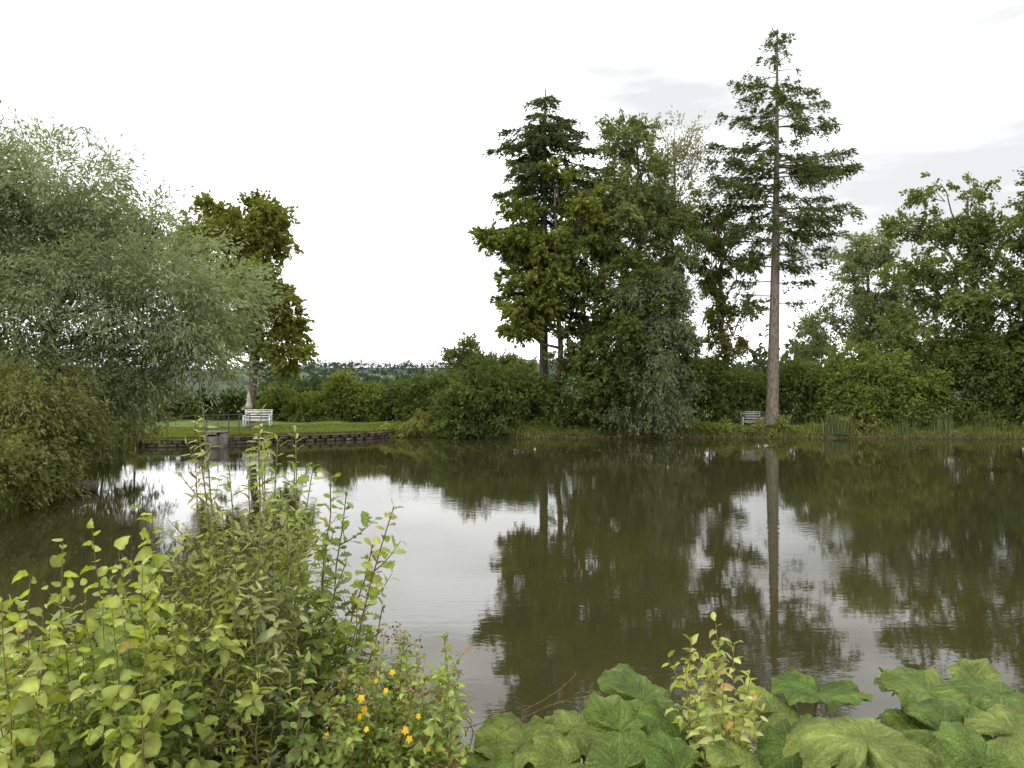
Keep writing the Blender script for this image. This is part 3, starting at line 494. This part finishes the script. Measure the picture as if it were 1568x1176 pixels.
# ---------------------------------------------------------------- butterbur
e=empty('butterbur_plant'); bl_=Geo(); bs=Geo()
def butter(c,R,tilt,az,col,hi=True):
    nr,ns=(22,176) if hi else (12,96); th=np.arange(ns)/ns*2*math.pi; rr=np.linspace(.015,1,nr)
    ph=rng.random()*6
    va=np.cumsum(rng.uniform(.6,1.4,9)); va=(va-va[0])/(va[-1]-va[0])*(2*math.pi-.6)+.3
    pv=np.interp(th,np.concatenate([[0],va,[2*math.pi]]),np.concatenate([[-.5],np.arange(9),[8.5]]))
    vd=1-np.abs(2*(pv%1)-1)
    vd2=np.clip(vd[None]+.10*np.sin(rr[:,None]*8+ph+pv[None]*2)*rr[:,None],0,1)
    # kidney outline: wide lobes each side of the petiole notch, shallow angular lobes with teeth
    edge=(1+.10*np.cos(2*th+math.pi)*1.0)*(1-.72*np.exp(-((np.minimum(th,2*math.pi-th))/.24)**2))-.10*vd+.03*np.sin(th*3+ph)+.09*(np.abs(((th*21/math.pi+ph)%1)-.5)-.25)*(.6+.4*np.sin(th*7+ph))
    for _ in range(rng.integers(1,4)):
        a0=rng.random()*6.28; dd=np.abs((th-a0+math.pi)%(2*math.pi)-math.pi); edge-=rng.uniform(.05,.25)*np.exp(-(dd/.05)**2)
    x=rr[:,None]*edge*np.cos(th); y=rr[:,None]*edge*np.sin(th)
    v2=np.abs(np.sin(rr[:,None]*10+vd[None]*5+ph))
    z=rng.uniform(.06,.11)*rr[:,None]*(vd[None]**.7)+rng.uniform(-.22,.12)*rr[:,None]**2+rng.uniform(.03,.13)*np.sin(th*2+ph)*rr[:,None]**2+rng.uniform(.03,.08)*np.sin(th*5+ph*3)*rr[:,None]**3+.05*np.sin(th*12+ph*2)*rr[:,None]**4+.022*v2*rr[:,None]
    z+=.018*np.sin(x*17+ph)*np.sin(y*15+ph)+.010*np.sin(x*31)*np.sin(y*33+ph)
    z-=.16*sm((rr[:,None]-.7)/.3)*(rng.uniform(0,.8)+.6*np.sin(th*4+ph)**2)
    V=np.stack([x,y,z],-1).reshape(-1,3)*R
    sp=rng.random()*6.28; c1,s1=math.cos(sp),math.sin(sp); V=np.stack([V[:,0]*c1-V[:,1]*s1,V[:,0]*s1+V[:,1]*c1,V[:,2]],1)
    c1,s1=math.cos(tilt),math.sin(tilt); V=np.stack([V[:,0]*c1+V[:,2]*s1,V[:,1],-V[:,0]*s1+V[:,2]*c1],1)
    c1,s1=math.cos(az),math.sin(az); V=np.stack([V[:,0]*c1-V[:,1]*s1,V[:,0]*s1+V[:,1]*c1,V[:,2]],1)
    wd=.04/(.2+rr[:,None]); vein=np.exp(-(vd2/(wd*.6))**2)*(1.0-.75*rr[:,None])+.35*np.exp(-(v2/.13)**2)*(vd[None]>.03)*(vd[None]<.97)
    C=np.array(col)*(1-.22*(v2*np.minimum(1,vd[None]*3))[...,None])+vein[...,None]*np.array([.09,.10,.04]); C=C*(.9+.2*rng.random((nr,ns,1)))
    C*=(1+.18*np.sin(x*5+ph)*np.sin(y*4-ph))[...,None]
    br=(rng.random((nr,ns))<.10)*(rr[:,None]>.93)+(rng.random((nr,ns))<.005); C[br>0]=(.16,.115,.05)
    i=np.arange(nr-1)[:,None]*ns; j=np.arange(ns)[None]; k=(j+1)%ns
    bl_.add(V+np.array(c),np.stack([i+j,i+k,i+ns+k,i+ns+j],-1).reshape(-1,4),C.reshape(-1,3))
    z=ground([[c[0],c[1]+.1]])[0]; base=np.array([c[0]+rng.normal()*.08,c[1]+.1,z-.03]); bs.tube(curve(base,c,(rng.normal()*.04,.02,.02),8),np.linspace(.010,.006,8),8,(.22,.17,.08))
BC=[(.095,.15,.026),(.135,.19,.036),(.175,.225,.052),(.11,.165,.034),(.155,.20,.04)]
A0=-math.pi/2
for px,py,d,w,ti,az in [(1330,1130,2.2,215,.6,A0+.2),(1255,1055,2.9,135,.2,A0+.6),(1425,1055,2.9,165,.25,A0+1.1),(1535,1058,2.9,150,.25,A0-1),(1560,1120,2.4,160,.5,A0-.5),(1450,1120,2.5,150,.5,A0+.8),(985,1065,2.9,160,.45,A0-.5),(950,1115,2.6,140,.55,A0+.7),(800,1135,2.6,150,.45,A0-.8),(880,1108,2.8,120,.35,A0),(1040,1125,2.5,130,.55,A0+.9),(1190,1085,2.8,120,.3,A0+.2),(1215,1145,2.4,125,.55,A0-.6),(870,1165,2.4,130,.6,A0+.5),(740,1172,2.5,125,.45,A0-.8),(1140,1165,2.3,130,.55,A0+.4),(1040,1180,2.2,130,.7,A0-.3),(950,1175,2.3,130,.6,A0-.6),(1510,1165,2.1,140,.6,A0+.5),(1110,1095,2.9,100,.3,A0),(1490,1042,3.1,95,.15,A0+.4),(1400,1100,2.8,100,.5,A0-.5),(1385,1040,3.2,80,.1,A0)]:
    butter(S(px,py+8,d),w/2/F*d,ti+rng.normal()*.22,az+rng.normal()*.6,BC[rng.integers(5)])
for k in range(60):
    px=rng.uniform(740,1640); d=rng.uniform(2.3,3.5); lim=np.interp(px,[700,800,980,1100,1250,1400,1640],[1170,1125,1095,1110,1090,1090,1070]); py=lim+35+rng.random()*130
    butter(S(px,py,d),rng.uniform(.04,.11),rng.uniform(.1,1.1),A0+rng.normal()*1.5,np.array(BC[rng.integers(5)])*rng.uniform(.65,.95),hi=False)
bl_.build('butterbur_leaves',M_butter,True,e); bs.build('butterbur_stalks',M_stem,True,e)
# ---------------------------------------------------------------- sky, sun, camera
w=bpy.data.worlds.new('World'); bpy.context.scene.world=w; w.use_nodes=True; nt=w.node_tree; N=nt.nodes; Lk=nt.links; N.clear()
out=N.new('ShaderNodeOutputWorld'); sk=N.new('ShaderNodeTexSky'); sk.sky_type='NISHITA'; sk.sun_disc=False; sk.sun_elevation=math.radians(48); sk.sun_rotation=math.radians(215)
b1=N.new('ShaderNodeBackground'); b1.inputs[1].default_value=.1; Lk.new(sk.outputs[0],b1.inputs[0])
b2=N.new('ShaderNodeBackground'); b2.inputs[1].default_value=2.35
tc=N.new('ShaderNodeTexCoord'); mp=N.new('ShaderNodeMapping'); mp.inputs['Scale'].default_value=(1,1,4.5); mp.inputs['Location'].default_value=(.4,.1,.3); Lk.new(tc.outputs['Generated'],mp.inputs[0])
no=N.new('ShaderNodeTexNoise'); no.inputs['Scale'].default_value=1.6; no.inputs['Detail'].default_value=5; Lk.new(mp.outputs[0],no.inputs['Vector'])
r=N.new('ShaderNodeValToRGB'); r.color_ramp.elements[0].position=.32; r.color_ramp.elements[1].position=.56; r.color_ramp.elements[0].color=(.385,.388,.392,1); r.color_ramp.elements[1].color=(1,1,1,1)
Lk.new(no.outputs['Fac'],r.inputs[0]); Lk.new(r.outputs[0],b2.inputs[0])
mx=N.new('ShaderNodeMixShader'); mx.inputs[0].default_value=.93; Lk.new(b1.outputs[0],mx.inputs[1]); Lk.new(b2.outputs[0],mx.inputs[2]); Lk.new(mx.outputs[0],out.inputs[0])
sl=bpy.data.lights.new('sun','SUN'); sl.energy=1.0; sl.angle=math.radians(14); sl.color=(1,.97,.93); so=bpy.data.objects.new('sun',sl); bpy.context.scene.collection.objects.link(so)
so.rotation_euler=(math.radians(42),0,math.radians(-35))
cd=bpy.data.cameras.new('camera'); co=bpy.data.objects.new('camera',cd); bpy.context.scene.collection.objects.link(co); bpy.context.scene.camera=co
cd.sensor_width=36; cd.lens=F/1568*36; cd.clip_start=.05; cd.clip_end=8000; co.location=(0,0,CAMZ); co.rotation_euler=(math.radians(90-.63),0,0)
sc=bpy.context.scene; sc.view_settings.view_transform='Standard'; sc.view_settings.look='None'; sc.view_settings.exposure=0
